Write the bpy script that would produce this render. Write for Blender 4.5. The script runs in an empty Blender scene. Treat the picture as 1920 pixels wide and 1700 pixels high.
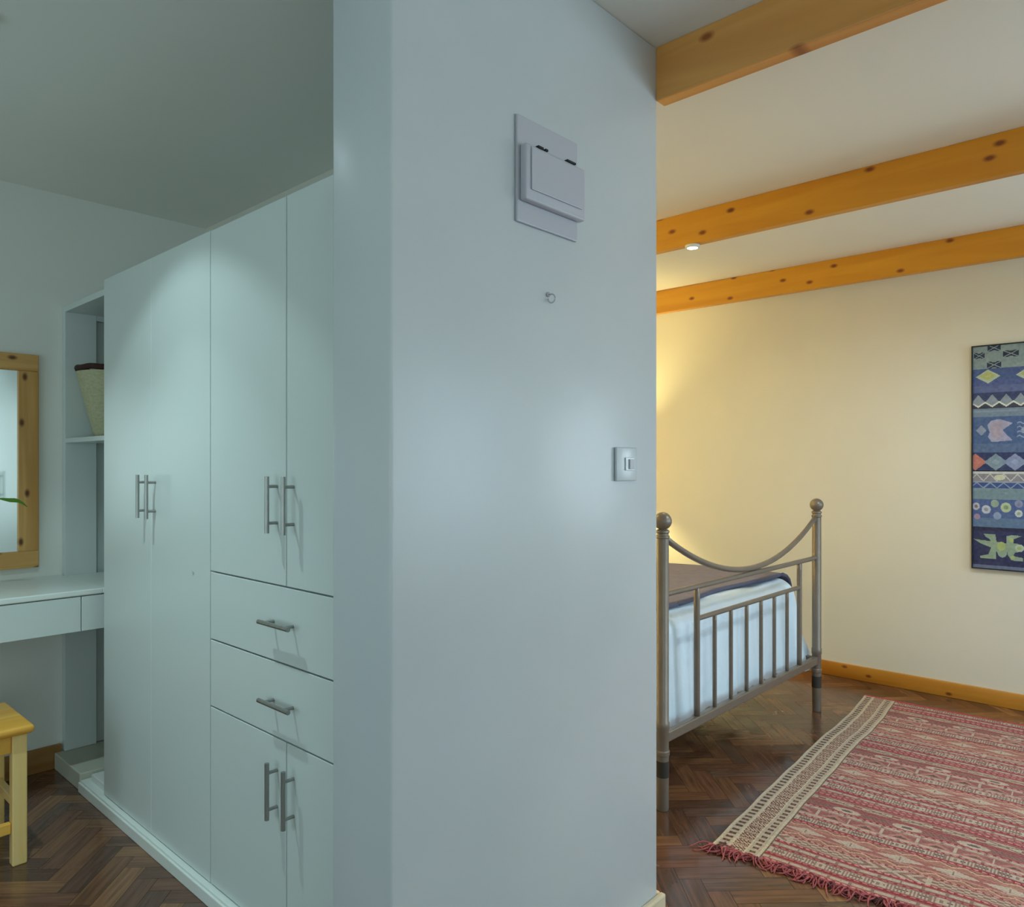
import bpy, bmesh, math, random
import numpy as np
from mathutils import Vector, Matrix
random.seed(4)
PI = math.pi
C = bpy.context.scene.collection
S = bpy.context.scene

# ---------------------------------------------------------------- camera, world, lights, exposure
YAW = math.radians(42.8)
F_PX = 1397.0
cd = bpy.data.cameras.new('camera'); cam = bpy.data.objects.new('camera', cd); C.objects.link(cam)
cam.location = (0, 0, 1.3)
cam.rotation_euler = (PI/2, 0, YAW - PI/2)
cd.sensor_fit = 'HORIZONTAL'; cd.sensor_width = 36.0
cd.lens = F_PX / 1920.0 * 36.0
cd.shift_y = (870 - 850) / 1920.0
cd.clip_start = 0.02
S.camera = cam

S.view_settings.view_transform = 'Standard'
S.view_settings.look = 'None'
S.view_settings.gamma = 1.0
S.view_settings.exposure = 0.0
S.view_settings.use_curve_mapping = False
S.cycles.max_bounces = 10
S.cycles.diffuse_bounces = 6
S.cycles.use_denoising = True
S.cycles.sample_clamp_indirect = 4.0

w = bpy.data.worlds.new('world'); S.world = w; w.use_nodes = True
w.node_tree.nodes['Background'].inputs[0].default_value = (0.55, 0.75, 0.9, 1)
w.node_tree.nodes['Background'].inputs[1].default_value = 1.0

def area(name, loc, rot, sx, sy, power, col):
    l = bpy.data.lights.new(name, 'AREA'); l.shape = 'RECTANGLE'; l.size = sx; l.size_y = sy
    l.energy = power; l.color = col
    o = bpy.data.objects.new(name, l); C.objects.link(o); o.location = loc; o.rotation_euler = rot
    return o
# street window daylight, then three unseen window lights added as fill
area('daylight_street_window', (4.80, -1.15, 1.35), (0, PI/2, 0), 1.3, 1.2, 30, (0.76, 0.94, 1.0))
area('rear_fill', (-1.88, 1.6, 1.10), (0, -PI/2, 0), 1.5, 2.0, 15, (0.66, 0.95, 0.97))  # unseen, added to light the wardrobe fronts and pier end
area('bedroom_fill', (3.3, -2.68, 1.35), (-PI/2, 0, PI), 2.2, 1.5, 58, (0.64, 0.88, 1.0))  # unseen, added to brighten the bedroom and the duvet foot
area('left_wall_fill', (-0.9, -2.68, 1.35), (-PI/2, 0, PI), 1.4, 1.5, 26, (0.74, 0.95, 0.93))  # unseen, added to lift the left wall and its ceiling

def spot(name, loc, target, power, col, size, blend, rad):
    l = bpy.data.lights.new(name, 'SPOT'); l.energy = power; l.color = col
    l.spot_size = size; l.spot_blend = blend; l.shadow_soft_size = rad
    o = bpy.data.objects.new(name, l); C.objects.link(o); o.location = loc
    o.rotation_euler = (Vector(target) - Vector(loc)).to_track_quat('-Z', 'Y').to_euler()
    return o

# ---------------------------------------------------------------- helpers
def lin(c):
    c = c / 255.0
    return c / 12.92 if c <= 0.04045 else ((c + 0.055) / 1.055) ** 2.4
def rgb(r, g, b): return (lin(r), lin(g), lin(b), 1.0)

def wloc(o):
    v = Vector((0, 0, 0))
    while o is not None:
        v += Vector(o.location); o = o.parent
    return v

def obj(name, bm, m, parent=None, smooth=False, loc=None):
    """geometry arrives in room coordinates; it is re-based on its parent"""
    off = wloc(parent) if parent is not None else Vector(loc if loc is not None else (0, 0, 0))
    bmesh.ops.translate(bm, verts=bm.verts, vec=-off)
    me = bpy.data.meshes.new(name); bm.to_mesh(me); bm.free()
    if smooth:
        for p in me.polygons: p.use_smooth = True
    if m is not None: me.materials.append(m)
    o = bpy.data.objects.new(name, me); C.objects.link(o)
    if parent is not None: o.parent = parent
    elif loc is not None: o.location = loc
    return o

def thing(name, label, cat, loc=(0, 0, 0), group=None):
    o = bpy.data.objects.new(name, None); C.objects.link(o); o.empty_display_size = 0.05
    o.location = loc; o['label'] = label; o['category'] = cat
    if group: o['group'] = group
    return o
def tag(o, label, cat, group=None):
    o['label'] = label; o['category'] = cat
    if group: o['group'] = group
    return o
def struct(o): o['kind'] = 'structure'; return o

def box(x0, x1, y0, y1, z0, z1, bev=0.0, bm=None, seg=2):
    new = bmesh.new()
    bmesh.ops.create_cube(new, size=1)
    bmesh.ops.scale(new, verts=new.verts, vec=(abs(x1-x0), abs(y1-y0), abs(z1-z0)))
    bmesh.ops.translate(new, verts=new.verts, vec=((x0+x1)/2, (y0+y1)/2, (z0+z1)/2))
    if bev > 0:
        bmesh.ops.bevel(new, geom=list(new.edges), offset=bev, segments=seg, profile=0.5, affect='EDGES')
    return merge(bm, new)

def merge(bm, new):
    if bm is None: return new
    me = bpy.data.meshes.new('tmp'); new.to_mesh(me); new.free()
    bm.from_mesh(me); bpy.data.meshes.remove(me)
    return bm

def tube(pts, r, n=12, bm=None, cap=True, radii=None):
    bm = bm if bm is not None else bmesh.new()
    pts = [Vector(p) for p in pts]
    rings = []
    up = None
    for i, p in enumerate(pts):
        if i == 0: t = pts[1] - p
        elif i == len(pts)-1: t = p - pts[i-1]
        else: t = (pts[i+1] - p).normalized() + (p - pts[i-1]).normalized()
        t.normalize()
        if up is None:
            up = Vector((0, 0, 1)) if abs(t.z) < 0.9 else Vector((1, 0, 0))
        a = t.cross(up)
        if a.length < 1e-4: a = t.orthogonal()
        a.normalize(); b = t.cross(a).normalized()
        up = b.cross(t) * -1 if False else up
        rr = radii[i] if radii else r
        rings.append([bm.verts.new(p + a*math.cos(2*PI*k/n)*rr + b*math.sin(2*PI*k/n)*rr) for k in range(n)])
    for i in range(len(rings)-1):
        for k in range(n):
            bm.faces.new((rings[i][k], rings[i][(k+1) % n], rings[i+1][(k+1) % n], rings[i+1][k]))
    if cap:
        bm.faces.new(rings[0]); bm.faces.new(list(reversed(rings[-1])))
    bmesh.ops.recalc_face_normals(bm, faces=bm.faces)
    return bm

def lathe(cx, cy, prof, n=32, bm=None, closed=False):
    bm = bm if bm is not None else bmesh.new()
    rings = []
    for (r, z) in prof:
        r = max(r, 1e-4)
        rings.append([bm.verts.new((cx + r*math.cos(2*PI*k/n), cy + r*math.sin(2*PI*k/n), z)) for k in range(n)])
    rng = range(len(rings)) if closed else range(len(rings)-1)
    for i in rng:
        j = (i+1) % len(rings)
        for k in range(n):
            bm.faces.new((rings[i][k], rings[i][(k+1) % n], rings[j][(k+1) % n], rings[j][k]))
    bmesh.ops.recalc_face_normals(bm, faces=bm.faces)
    return bm

def smooth_by_angle(o, ang=40):
    me = o.data
    for p in me.polygons: p.use_smooth = True
    me.set_sharp_from_angle(angle=math.radians(ang))
    return o

# ---------------------------------------------------------------- materials
def mat(name, col, rough=0.5, metal=0.0, spec=0.5):
    m = bpy.data.materials.new(name); m.use_nodes = True
    b = m.node_tree.nodes['Principled BSDF']
    b.inputs['Base Color'].default_value = col; b.inputs['Roughness'].default_value = rough
    b.inputs['Metallic'].default_value = metal; b.inputs['Specular IOR Level'].default_value = spec
    return m

def mottled(name, c1, c2, scale=3.0, rough=0.5, bump=0.1, bscale=40, metal=0.0, stretch=(1, 1, 1), rvar=0.0, bdist=0.004):
    m = mat(name, c1, rough, metal); nt = m.node_tree; N = nt.nodes; L = nt.links
    b = N['Principled BSDF']
    tc = N.new('ShaderNodeTexCoord'); mp = N.new('ShaderNodeMapping'); mp.inputs['Scale'].default_value = stretch
    L.new(tc.outputs['Object'], mp.inputs['Vector'])
    n1 = N.new('ShaderNodeTexNoise'); n1.inputs['Scale'].default_value = scale; n1.inputs['Detail'].default_value = 2.5
    L.new(mp.outputs[0], n1.inputs['Vector'])
    cr = N.new('ShaderNodeValToRGB'); cr.color_ramp.elements[0].position = 0.2; cr.color_ramp.elements[1].position = 0.8
    cr.color_ramp.elements[0].color = c1; cr.color_ramp.elements[1].color = c2
    L.new(n1.outputs['Fac'], cr.inputs[0]); L.new(cr.outputs[0], b.inputs['Base Color'])
    if rvar:
        mr = N.new('ShaderNodeMapRange'); mr.inputs[3].default_value = rough - rvar; mr.inputs[4].default_value = rough + rvar
        L.new(n1.outputs['Fac'], mr.inputs[0]); L.new(mr.outputs[0], b.inputs['Roughness'])
    if bump:
        n2 = N.new('ShaderNodeTexNoise'); n2.inputs['Scale'].default_value = bscale; n2.inputs['Detail'].default_value = 4
        L.new(mp.outputs[0], n2.inputs['Vector'])
        bp = N.new('ShaderNodeBump'); bp.inputs['Strength'].default_value = bump; bp.inputs['Distance'].default_value = bdist
        L.new(n2.outputs['Fac'], bp.inputs['Height']); L.new(bp.outputs[0], b.inputs['Normal'])
    return m

def pine(name, base, dark, knot, axis='Y', rough=0.4, knot_scale=5.0, grain=14.0, knot_size=0.09):
    """pine with long grain on one axis and scattered knots"""
    m = mat(name, base, rough); nt = m.node_tree; N = nt.nodes; L = nt.links; b = N['Principled BSDF']
    tc = N.new('ShaderNodeTexCoord')
    mp = N.new('ShaderNodeMapping'); sc = {'X': (0.07, 1, 1), 'Y': (1, 0.07, 1), 'Z': (1, 1, 0.07)}[axis]
    mp.inputs['Scale'].default_value = sc; L.new(tc.outputs['Object'], mp.inputs['Vector'])
    # knots
    sx_ = N.new('ShaderNodeSeparateXYZ'); L.new(tc.outputs['Object'], sx_.inputs[0])
    mk = N.new('ShaderNodeCombineXYZ'); mm = N.new('ShaderNodeMath'); mm.operation = 'MULTIPLY'; mm.inputs[1].default_value = 0.55
    along, across = {'X': ('X', 'Z'), 'Y': ('Y', 'Z'), 'Z': ('Z', 'X')}[axis]
    L.new(sx_.outputs[along], mm.inputs[0]); L.new(mm.outputs[0], mk.inputs[0]); L.new(sx_.outputs[across], mk.inputs[1])
    vo = N.new('ShaderNodeTexVoronoi'); vo.voronoi_dimensions = '2D'; vo.inputs['Scale'].default_value = knot_scale
    L.new(mk.outputs[0], vo.inputs['Vector'])
    kr = N.new('ShaderNodeValToRGB'); e = kr.color_ramp.elements
    e[0].position = knot_size*0.35; e[0].color = (1, 1, 1, 1); e[1].position = knot_size; e[1].color = (0, 0, 0, 1)
    L.new(vo.outputs['Distance'], kr.inputs[0])
    # grain, bent around the knots
    n1 = N.new('ShaderNodeTexNoise'); n1.inputs['Scale'].default_value = grain; n1.inputs['Detail'].default_value = 6
    n1.inputs['Distortion'].default_value = 0.6
    L.new(mp.outputs[0], n1.inputs['Vector'])
    gr = N.new('ShaderNodeValToRGB'); gr.color_ramp.elements[0].position = 0.35; gr.color_ramp.elements[1].position = 0.68
    gr.color_ramp.elements[0].color = dark; gr.color_ramp.elements[1].color = base
    L.new(n1.outputs['Fac'], gr.inputs[0])
    mx = N.new('ShaderNodeMix'); mx.data_type = 'RGBA'
    L.new(kr.outputs[0], mx.inputs['Factor']); L.new(gr.outputs[0], mx.inputs['A']); mx.inputs['B'].default_value = knot
    L.new(mx.outputs['Result'], b.inputs['Base Color'])
    return m

def attr_mat(name, rough=0.9, bump=0.3, bscale=400, sheen=0.0, dist=0.001):
    m = mat(name, (1, 1, 1, 1), rough, 0, 0.25); nt = m.node_tree; N = nt.nodes; L = nt.links; b = N['Principled BSDF']
    a = N.new('ShaderNodeAttribute'); a.attribute_name = 'weave'
    L.new(a.outputs['Color'], b.inputs['Base Color'])
    tc = N.new('ShaderNodeTexCoord'); n = N.new('ShaderNodeTexNoise'); n.inputs['Scale'].default_value = bscale
    L.new(tc.outputs['Object'], n.inputs['Vector'])
    bp = N.new('ShaderNodeBump'); bp.inputs['Strength'].default_value = bump; bp.inputs['Distance'].default_value = dist
    L.new(n.outputs['Fac'], bp.inputs['Height']); L.new(bp.outputs[0], b.inputs['Normal'])
    return m

M = {}
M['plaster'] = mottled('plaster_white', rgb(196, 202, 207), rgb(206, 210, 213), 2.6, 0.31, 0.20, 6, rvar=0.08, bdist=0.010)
M['plaster_matt'] = mottled('plaster_matt', rgb(224, 226, 220), rgb(231, 232, 226), 2.0, 0.75, 0.08, 20)
M['plaster_cream'] = mottled('plaster_cream', rgb(222, 220, 210), rgb(229, 226, 216), 1.8, 0.6, 0.12, 14, bdist=0.008)
M['ceiling'] = mottled('ceiling_board', rgb(231, 230, 224), rgb(236, 235, 229), 1.5, 0.85, 0.04, 30)
M['melamine'] = mottled('white_melamine', rgb(205, 214, 212), rgb(209, 218, 216), 1.2, 0.33, 0.0, 50)
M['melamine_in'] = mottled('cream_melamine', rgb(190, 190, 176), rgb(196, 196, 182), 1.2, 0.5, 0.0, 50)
M['white_gloss'] = mottled('white_gloss_paint', rgb(222, 228, 224), rgb(228, 233, 229), 3, 0.3, 0.05, 60)
M['steel'] = mottled('brushed_steel', rgb(150, 150, 146), rgb(168, 168, 164), 80, 0.34, 0.05, 300, metal=0.9, stretch=(1, 1, .1))
M['pine_beam'] = pine('pine_beam', rgb(216, 156, 40), rgb(196, 128, 20), rgb(124, 60, 16), 'Y', 0.42, 7.0, 9, 0.10)
M['pine_front'] = pine('pine_front_beam', rgb(240, 180, 100), rgb(204, 136, 66), rgb(150, 84, 34), 'Y', 0.45, 4.0, 7, 0.06)
M['pine_base'] = pine('pine_skirting', rgb(205, 146, 56), rgb(178, 112, 28), rgb(112, 60, 20), 'Y', 0.35, 8.0, 12, 0.10)
M['pine_base_x'] = pine('pine_skirting_left', rgb(176, 132, 76), rgb(146, 100, 50), rgb(92, 58, 28), 'X', 0.45, 4.0, 12, 0.08)
M['cream_wood'] = mottled('limed_wood', rgb(214, 196, 164), rgb(226, 210, 180), 20, 0.45, 0.06, 60)
M['pine_frame_z'] = pine('pine_frame_stile', rgb(222, 176, 108), rgb(194, 142, 76), rgb(100, 58, 28), 'Z', 0.45, 9.0, 16, 0.11)
M['pine_frame_x'] = pine('pine_frame_rail', rgb(222, 176, 108), rgb(194, 142, 76), rgb(100, 58, 28), 'X', 0.45, 9.0, 16, 0.11)
M['stool'] = pine('stool_pine', rgb(243, 210, 144), rgb(230, 188, 110), rgb(170, 116, 56), 'Z', 0.3, 4.0, 14, 0.05)
M['stool_x'] = pine('stool_seat_pine', rgb(240, 186, 88), rgb(224, 160, 60), rgb(160, 98, 38), 'X', 0.22, 4.0, 12, 0.06)
M['bed_metal'] = mottled('taupe_painted_metal', rgb(122, 112, 102), rgb(134, 123, 112), 12, 0.38, 0.06, 70, metal=0.35)
M['bed_dark'] = mat('dark_rubber', rgb(52, 48, 44), 0.6)
M['duvet'] = mottled('white_cotton', rgb(216, 234, 250), rgb(224, 240, 253), 6, 0.9, 0.6, 14, bdist=0.012)
M['throw'] = mottled('mauve_throw', rgb(112, 108, 128), rgb(126, 121, 140), 20, 0.95, 0.4, 200, bdist=0.002)
M['throw_edge'] = mottled('slate_hem', rgb(78, 82, 104), rgb(90, 92, 112), 20, 0.95, 0.3, 200)
M['mattress'] = mottled('ticking', rgb(205, 205, 205), rgb(215, 215, 215), 10, 0.9, 0.1, 100)
M['box_plastic'] = mat('grey_plastic', rgb(188, 188, 198), 0.4)
M['switch_plastic'] = mat('white_plastic', rgb(205, 212, 218), 0.22)
M['black'] = mat('black_gap', rgb(20, 22, 24), 0.6)
M['dark_gap'] = mat('dark_gap', rgb(60, 66, 66), 0.8)
M['basket'] = mottled('palm_weave', rgb(196, 192, 160), rgb(168, 166, 128), 60, 0.8, 0.6, 120, stretch=(1, 1, 2.2))
M['basket_rim'] = mottled('dark_fibre', rgb(48, 26, 20), rgb(66, 36, 26), 60, 0.85, 0.5, 150)
M['mirror'] = mat('mirror_glass', (0.88, 0.93, 0.93, 1), 0.01, 1.0)
M['leaf'] = mottled('leaf_green', rgb(110, 168, 60), rgb(140, 190, 80), 20, 0.45, 0.1, 60)
M['pot'] = mottled('terracotta', rgb(160, 96, 64), rgb(176, 110, 76), 12, 0.7, 0.1, 60)
M['soil'] = mottled('soil', rgb(60, 44, 32), rgb(80, 60, 44), 40, 0.95, 0.6, 80)
M['night_wood'] = pine('nightstand_wood', rgb(120, 82, 48), rgb(92, 58, 32), rgb(50, 30, 18), 'Y', 0.4)
M['frame_black'] = mat('black_frame', rgb(36, 36, 40), 0.4)
M['white_frame'] = mat('window_paint', rgb(225, 228, 226), 0.4)

def emissive(name, col, strength):
    m = bpy.data.materials.new(name); m.use_nodes = True; nt = m.node_tree
    b = nt.nodes['Principled BSDF']; b.inputs['Emission Color'].default_value = col; b.inputs['Emission Strength'].default_value = strength
    b.inputs['Base Color'].default_value = col
    return m
M['lamp_face'] = emissive('led_face', (1.0, 0.93, 0.74, 1), 12)
M['lamp_face_cool'] = emissive('led_face_cool', (0.85, 1.0, 1.0, 1), 12)
def shade_mat():
    m = bpy.data.materials.new('linen_shade'); m.use_nodes = True; nt = m.node_tree; N = nt.nodes
    out = N['Material Output']; N.remove(N['Principled BSDF'])
    d = N.new('ShaderNodeBsdfDiffuse'); t = N.new('ShaderNodeBsdfTranslucent'); mx = N.new('ShaderNodeMixShader')
    d.inputs[0].default_value = (0.8, 0.7, 0.5, 1); t.inputs[0].default_value = (0.8, 0.65, 0.4, 1)
    nt.links.new(d.outputs[0], mx.inputs[1]); nt.links.new(t.outputs[0], mx.inputs[2]); nt.links.new(mx.outputs[0], out.inputs[0])
    return m
M['shade'] = shade_mat()
def glass_mat():
    m = bpy.data.materials.new('window_glass'); m.use_nodes = True; nt = m.node_tree; N = nt.nodes
    out = N['Material Output']; N.remove(N['Principled BSDF'])
    t = N.new('ShaderNodeBsdfTransparent'); g = N.new('ShaderNodeBsdfGlossy'); g.inputs['Roughness'].default_value = 0.02
    mx = N.new('ShaderNodeMixShader'); mx.inputs[0].default_value = 0.06
    nt.links.new(t.outputs[0], mx.inputs[1]); nt.links.new(g.outputs[0], mx.inputs[2]); nt.links.new(mx.outputs[0], out.inputs[0])
    return m
M['glass'] = glass_mat()

# ---------------------------------------------------------------- the room
XB, XR = -1.8, 4.72       # wall behind the wardrobe side, wall with the artwork
YF, YL, YH = -2.6, 3.61, 3.95
HC = 2.462
XE, YW, XW = 0.872, 1.1175, 1.804      # pier: near face, long face, free end
YWB = 1.311
XP = 1.672

def wall_x(name, x0, x1, y0, y1, m, hole=None):
    """wall slab in a plane of constant x; hole = (ya, yb, za, zb)"""
    bm = None
    if hole:
        a, b, c, d = hole
        for r in ((y0, a, 0, HC), (b, y1, 0, HC), (a, b, 0, c), (a, b, d, HC)):
            bm = box(x0, x1, r[0], r[1], r[2], r[3], bm=bm)
    else: bm = box(x0, x1, y0, y1, 0, HC)
    return struct(obj(name, bm, m))
def wall_y(name, y0, y1, x0, x1, m, hole=None):
    bm = None
    if hole:
        a, b, c, d = hole
        for r in ((x0, a, 0, HC), (b, x1, 0, HC), (a, b, 0, c), (a, b, d, HC)):
            bm = box(r[0], r[1], y0, y1, r[2], r[3], bm=bm)
    else: bm = box(x0, x1, y0, y1, 0, HC)
    return struct(obj(name, bm, m))

wall_x('wall_right', XR, XR+0.15, YF-0.15, YH+0.15, M['plaster_cream'], (-1.8, -0.5, 0.75, 1.95))
wall_x('wall_back', XB-0.15, XB, YF-0.15, YL+0.15, M['plaster_matt'], (0.55, 2.65, 0.32, 1.88))
wall_y('wall_front', YF-0.15, YF, 1.0, XR, M['plaster_matt'], (2.2, 4.4, 0.6, 2.1))
wall_y('wall_front_left', YF-0.15, YF, XB, 0.999, M['plaster_matt'], (-1.6, -0.2, 0.6, 2.1))
wall_y('wall_left', YL, YL+0.15, XB, XP, M['plaster_matt'])
wall_y('wall_bedhead', YH, YH+0.15, XP, XR, M['plaster_cream'])
wall_x('wall_partition', XP, XW, YWB, YH, M['plaster_cream'])
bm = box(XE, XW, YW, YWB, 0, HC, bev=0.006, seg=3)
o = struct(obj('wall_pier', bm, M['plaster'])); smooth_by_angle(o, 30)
struct(obj('ceiling', box(XB-0.15, XR+0.15, YF-0.15, YH+0.15, HC, HC+0.12), M['ceiling']))

def window(n, axis, p, a, b, c, d, mull):
    bm = None; t = 0.05; e = 0.035
    def bb(u0, u1, z0, z1, th=e):
        nonlocal bm
        if axis == 'x': bm = box(p-th, p+th, u0, u1, z0, z1, bm=bm)
        else: bm = box(u0, u1, p-th, p+th, z0, z1, bm=bm)
    bb(a, b, c, c+t); bb(a, b, d-t, d); bb(a, a+t, c+t, d-t); bb(b-t, b, c+t, d-t)
    for k in range(1, mull+1):
        u = a + (b-a)*k/(mull+1); bb(u-0.02, u+0.02, c+t, d-t)
    f = struct(obj('window_%d' % n, bm, M['white_frame']))
    bm = None
    if axis == 'x': g = box(p-0.003, p+0.003, a+t, b-t, c+t, d-t)
    else: g = box(a+t, b-t, p-0.003, p+0.003, c+t, d-t)
    obj('pane', g, M['glass'], f)
window(1, 'x', XR+0.05, -1.8, -0.5, 0.75, 1.95, 1)
window(2, 'x', XB-0.05, 0.55, 2.65, 0.32, 1.88, 2)  # invented opening for the rear fill light
window(3, 'y', YF-0.05, 2.2, 4.4, 0.6, 2.1, 2)  # invented opening for the bedroom fill light
window(4, 'y', YF-0.05, -1.6, -0.2, 0.6, 2.1, 1)  # invented opening for the left wall fill light

# herringbone parquet: one mesh, one polygon per block
def make_floor():
    W, n = 0.068, 4; ga = 0.0005
    ang = math.radians(45); ca, sa = math.cos(ang), math.sin(ang)
    X0, X1, Y0, Y1 = XB, XR, YF, YH
    def clip(poly):
        for ax, lim, sg in ((0, X0, 1), (0, X1, -1), (1, Y0, 1), (1, Y1, -1)):
            out = []
            for i in range(len(poly)):
                p, q = poly[i], poly[(i+1) % len(poly)]
                dp, dq = sg*(p[ax]-lim), sg*(q[ax]-lim)
                if dp >= 0: out.append(p)
                if dp*dq < 0:
                    t = dp/(dp-dq); out.append(tuple(p[k] + t*(q[k]-p[k]) for k in range(4)))
            poly = out
            if len(poly) < 3: return None
        return poly
    verts, faces, cols, uvs = [], [], [], []
    rnd = random.Random(11)
    pal = [rgb(78, 52, 38), rgb(88, 58, 42), rgb(70, 48, 37), rgb(94, 64, 44), rgb(82, 54, 40), rgb(104, 72, 48), rgb(76, 55, 44)]
    def add(x, y, hor):
        lx, ly = (n*W, W) if hor else (W, n*W)
        x0, x1, y0, y1 = x*W+ga, x*W+lx-ga, y*W+ga, y*W+ly-ga
        s = rnd.random()*20; q = []
        for (a, b) in ((x0, y0), (x1, y0), (x1, y1), (x0, y1)):
            u, v = (a-x0, b-y0) if hor else (b-y0, a-x0)
            q.append((a*ca - b*sa, a*sa + b*ca, u+s, v+s*0.37))
        q = clip(q)
        if not q: return
        base = len(verts)
        c = rnd.choice(pal); k = rnd.uniform(1.2, 1.7)
        for p in q: verts.append((p[0], p[1], 0.0))
        faces.append(list(range(base, base+len(q))))
        cols.extend([(c[0]*k, c[1]*k, c[2]*k, 1)] * len(q)); uvs.extend([(p[2], p[3]) for p in q])
    R = 110
    for y in range(-R, R):
        for x in range(-R, R):
            mx_, my_ = x*W*ca - y*W*sa, x*W*sa + y*W*ca
            if not (X0-0.4 < mx_ < X1+0.4 and Y0-0.4 < my_ < Y1+0.4): continue
            m = (x - y) % (2*n)
            if m == 0: add(x, y, True)
            if m == 2*n-1: add(x, y, False)
    # slab under the blocks (dark joints)
    b = len(verts)
    for z in (-0.003, -0.1):
        for (x, y) in ((X0-.15, Y0-.15), (X1+.15, Y0-.15), (X1+.15, Y1+.15), (X0-.15, Y1+.15)): verts.append((x, y, z))
    sl = [[b, b+1, b+2, b+3], [b+7, b+6, b+5, b+4]] + [[b+i, b+4+i, b+4+(i+1) % 4, b+(i+1) % 4] for i in range(4)]
    for f in sl:
        faces.append(f); cols.extend([rgb(40, 30, 24)]*4); uvs.extend([(0, 0)]*4)
    me = bpy.data.meshes.new('floor'); me.from_pydata(verts, [], faces)
    ca_ = me.color_attributes.new('weave', 'FLOAT_COLOR', 'CORNER')
    ca_.data.foreach_set('color', np.array(cols, dtype=np.float32).ravel())
    uv = me.uv_layers.new(name='UVMap'); uv.data.foreach_set('uv', np.array(uvs, dtype=np.float32).ravel())
    m = mat('parquet', (1, 1, 1, 1), 0.2, 0, 0.8); nt = m.node_tree; N = nt.nodes; L = nt.links; bs = N['Principled BSDF']
    at = N.new('ShaderNodeAttribute'); at.attribute_name = 'weave'
    uvn = N.new('ShaderNodeUVMap'); mp = N.new('ShaderNodeMapping'); mp.inputs['Scale'].default_value = (5, 70, 1)
    L.new(uvn.outputs[0], mp.inputs[0])
    nz = N.new('ShaderNodeTexNoise'); nz.inputs['Scale'].default_value = 1.0; nz.inputs['Detail'].default_value = 6
    L.new(mp.outputs[0], nz.inputs['Vector'])
    mr = N.new('ShaderNodeMapRange'); mr.inputs[1].default_value = .3; mr.inputs[2].default_value = .7; mr.inputs[3].default_value = 0.65; mr.inputs[4].default_value = 1.4
    L.new(nz.outputs['Fac'], mr.inputs[0])
    mu = N.new('ShaderNodeVectorMath'); mu.operation = 'SCALE'
    L.new(at.outputs['Color'], mu.inputs[0]); L.new(mr.outputs[0], mu.inputs['Scale']); L.new(mu.outputs[0], bs.inputs['Base Color'])
    tc = N.new('ShaderNodeTexCoord'); n2 = N.new('ShaderNodeTexNoise'); n2.inputs['Scale'].default_value = 7; n2.inputs['Detail'].default_value = 6
    L.new(tc.outputs['Object'], n2.inputs['Vector'])
    r2 = N.new('ShaderNodeMapRange'); r2.inputs[1].default_value = .3; r2.inputs[2].default_value = .75; r2.inputs[3].default_value = 0.12; r2.inputs[4].default_value = 0.30
    L.new(n2.outputs['Fac'], r2.inputs[0]); L.new(r2.outputs[0], bs.inputs['Roughness'])
    n3 = N.new('ShaderNodeTexNoise'); n3.inputs['Scale'].default_value = 16; n3.inputs['Detail'].default_value = 2
    L.new(tc.outputs['Object'], n3.inputs['Vector'])
    bp = N.new('ShaderNodeBump'); bp.inputs['Strength'].default_value = 0.10; bp.inputs['Distance'].default_value = 0.01
    L.new(n3.outputs['Fac'], bp.inputs['Height']); L.new(bp.outputs[0], bs.inputs['Normal'])
    me.materials.append(m)
    o = bpy.data.objects.new('floor', me); C.objects.link(o); struct(o)
make_floor()

# skirtings
def skirt_profile(x0, x1, y0, y1, h, side):
    """board with a chamfered top; side tells which way it faces"""
    bm = box(x0, x1, y0, y1, 0.0, h, bev=0.004, seg=2)
    return bm
struct(smooth_by_angle(obj('baseboard_right', skirt_profile(XR-0.018, XR, YF, YH, 0.085, '-x'), M['pine_base'])))
struct(smooth_by_angle(obj('baseboard_left', skirt_profile(XB, 1.035, YL-0.018, YL, 0.10, '-y'), M['pine_base_x'])))
bm = box(XE-0.018, XW+0.018, YW-0.018, YW, 0, 0.10, bev=0.005)
box(XW, XW+0.018, YW, YWB, 0, 0.10, bev=0.005, bm=bm)
box(XE-0.018, XE, YW, YWB, 0, 0.10, bev=0.005, bm=bm)
struct(obj('baseboard_pier', bm, M['cream_wood']))

# ceiling beams
BZ = 2.312
labels = {0.53: 'pine ceiling beam behind the camera side of the wall pier',
          1.797: 'pale brown pine ceiling beam butting against the top of the white pier, nearest of the three',
          3.075: 'orange knotty pine ceiling beam carrying the small round spotlight',
          4.335: 'orange knotty pine ceiling beam closest to the cream wall with the artwork'}
for i, x in enumerate((1.797, 3.075, 4.335)):
    y1 = YW if x < 2 else YH
    bm = box(x, x+0.045, YF, y1 if x < 1.8 else YH, BZ, HC, bev=0.003)
    o = obj('ceiling_beam', bm, M['pine_front'] if x < 2 else M['pine_beam'], loc=(x, 0, BZ))
    tag(o, labels[x], 'beam', 'pine beams under the bedroom ceiling')

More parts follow.
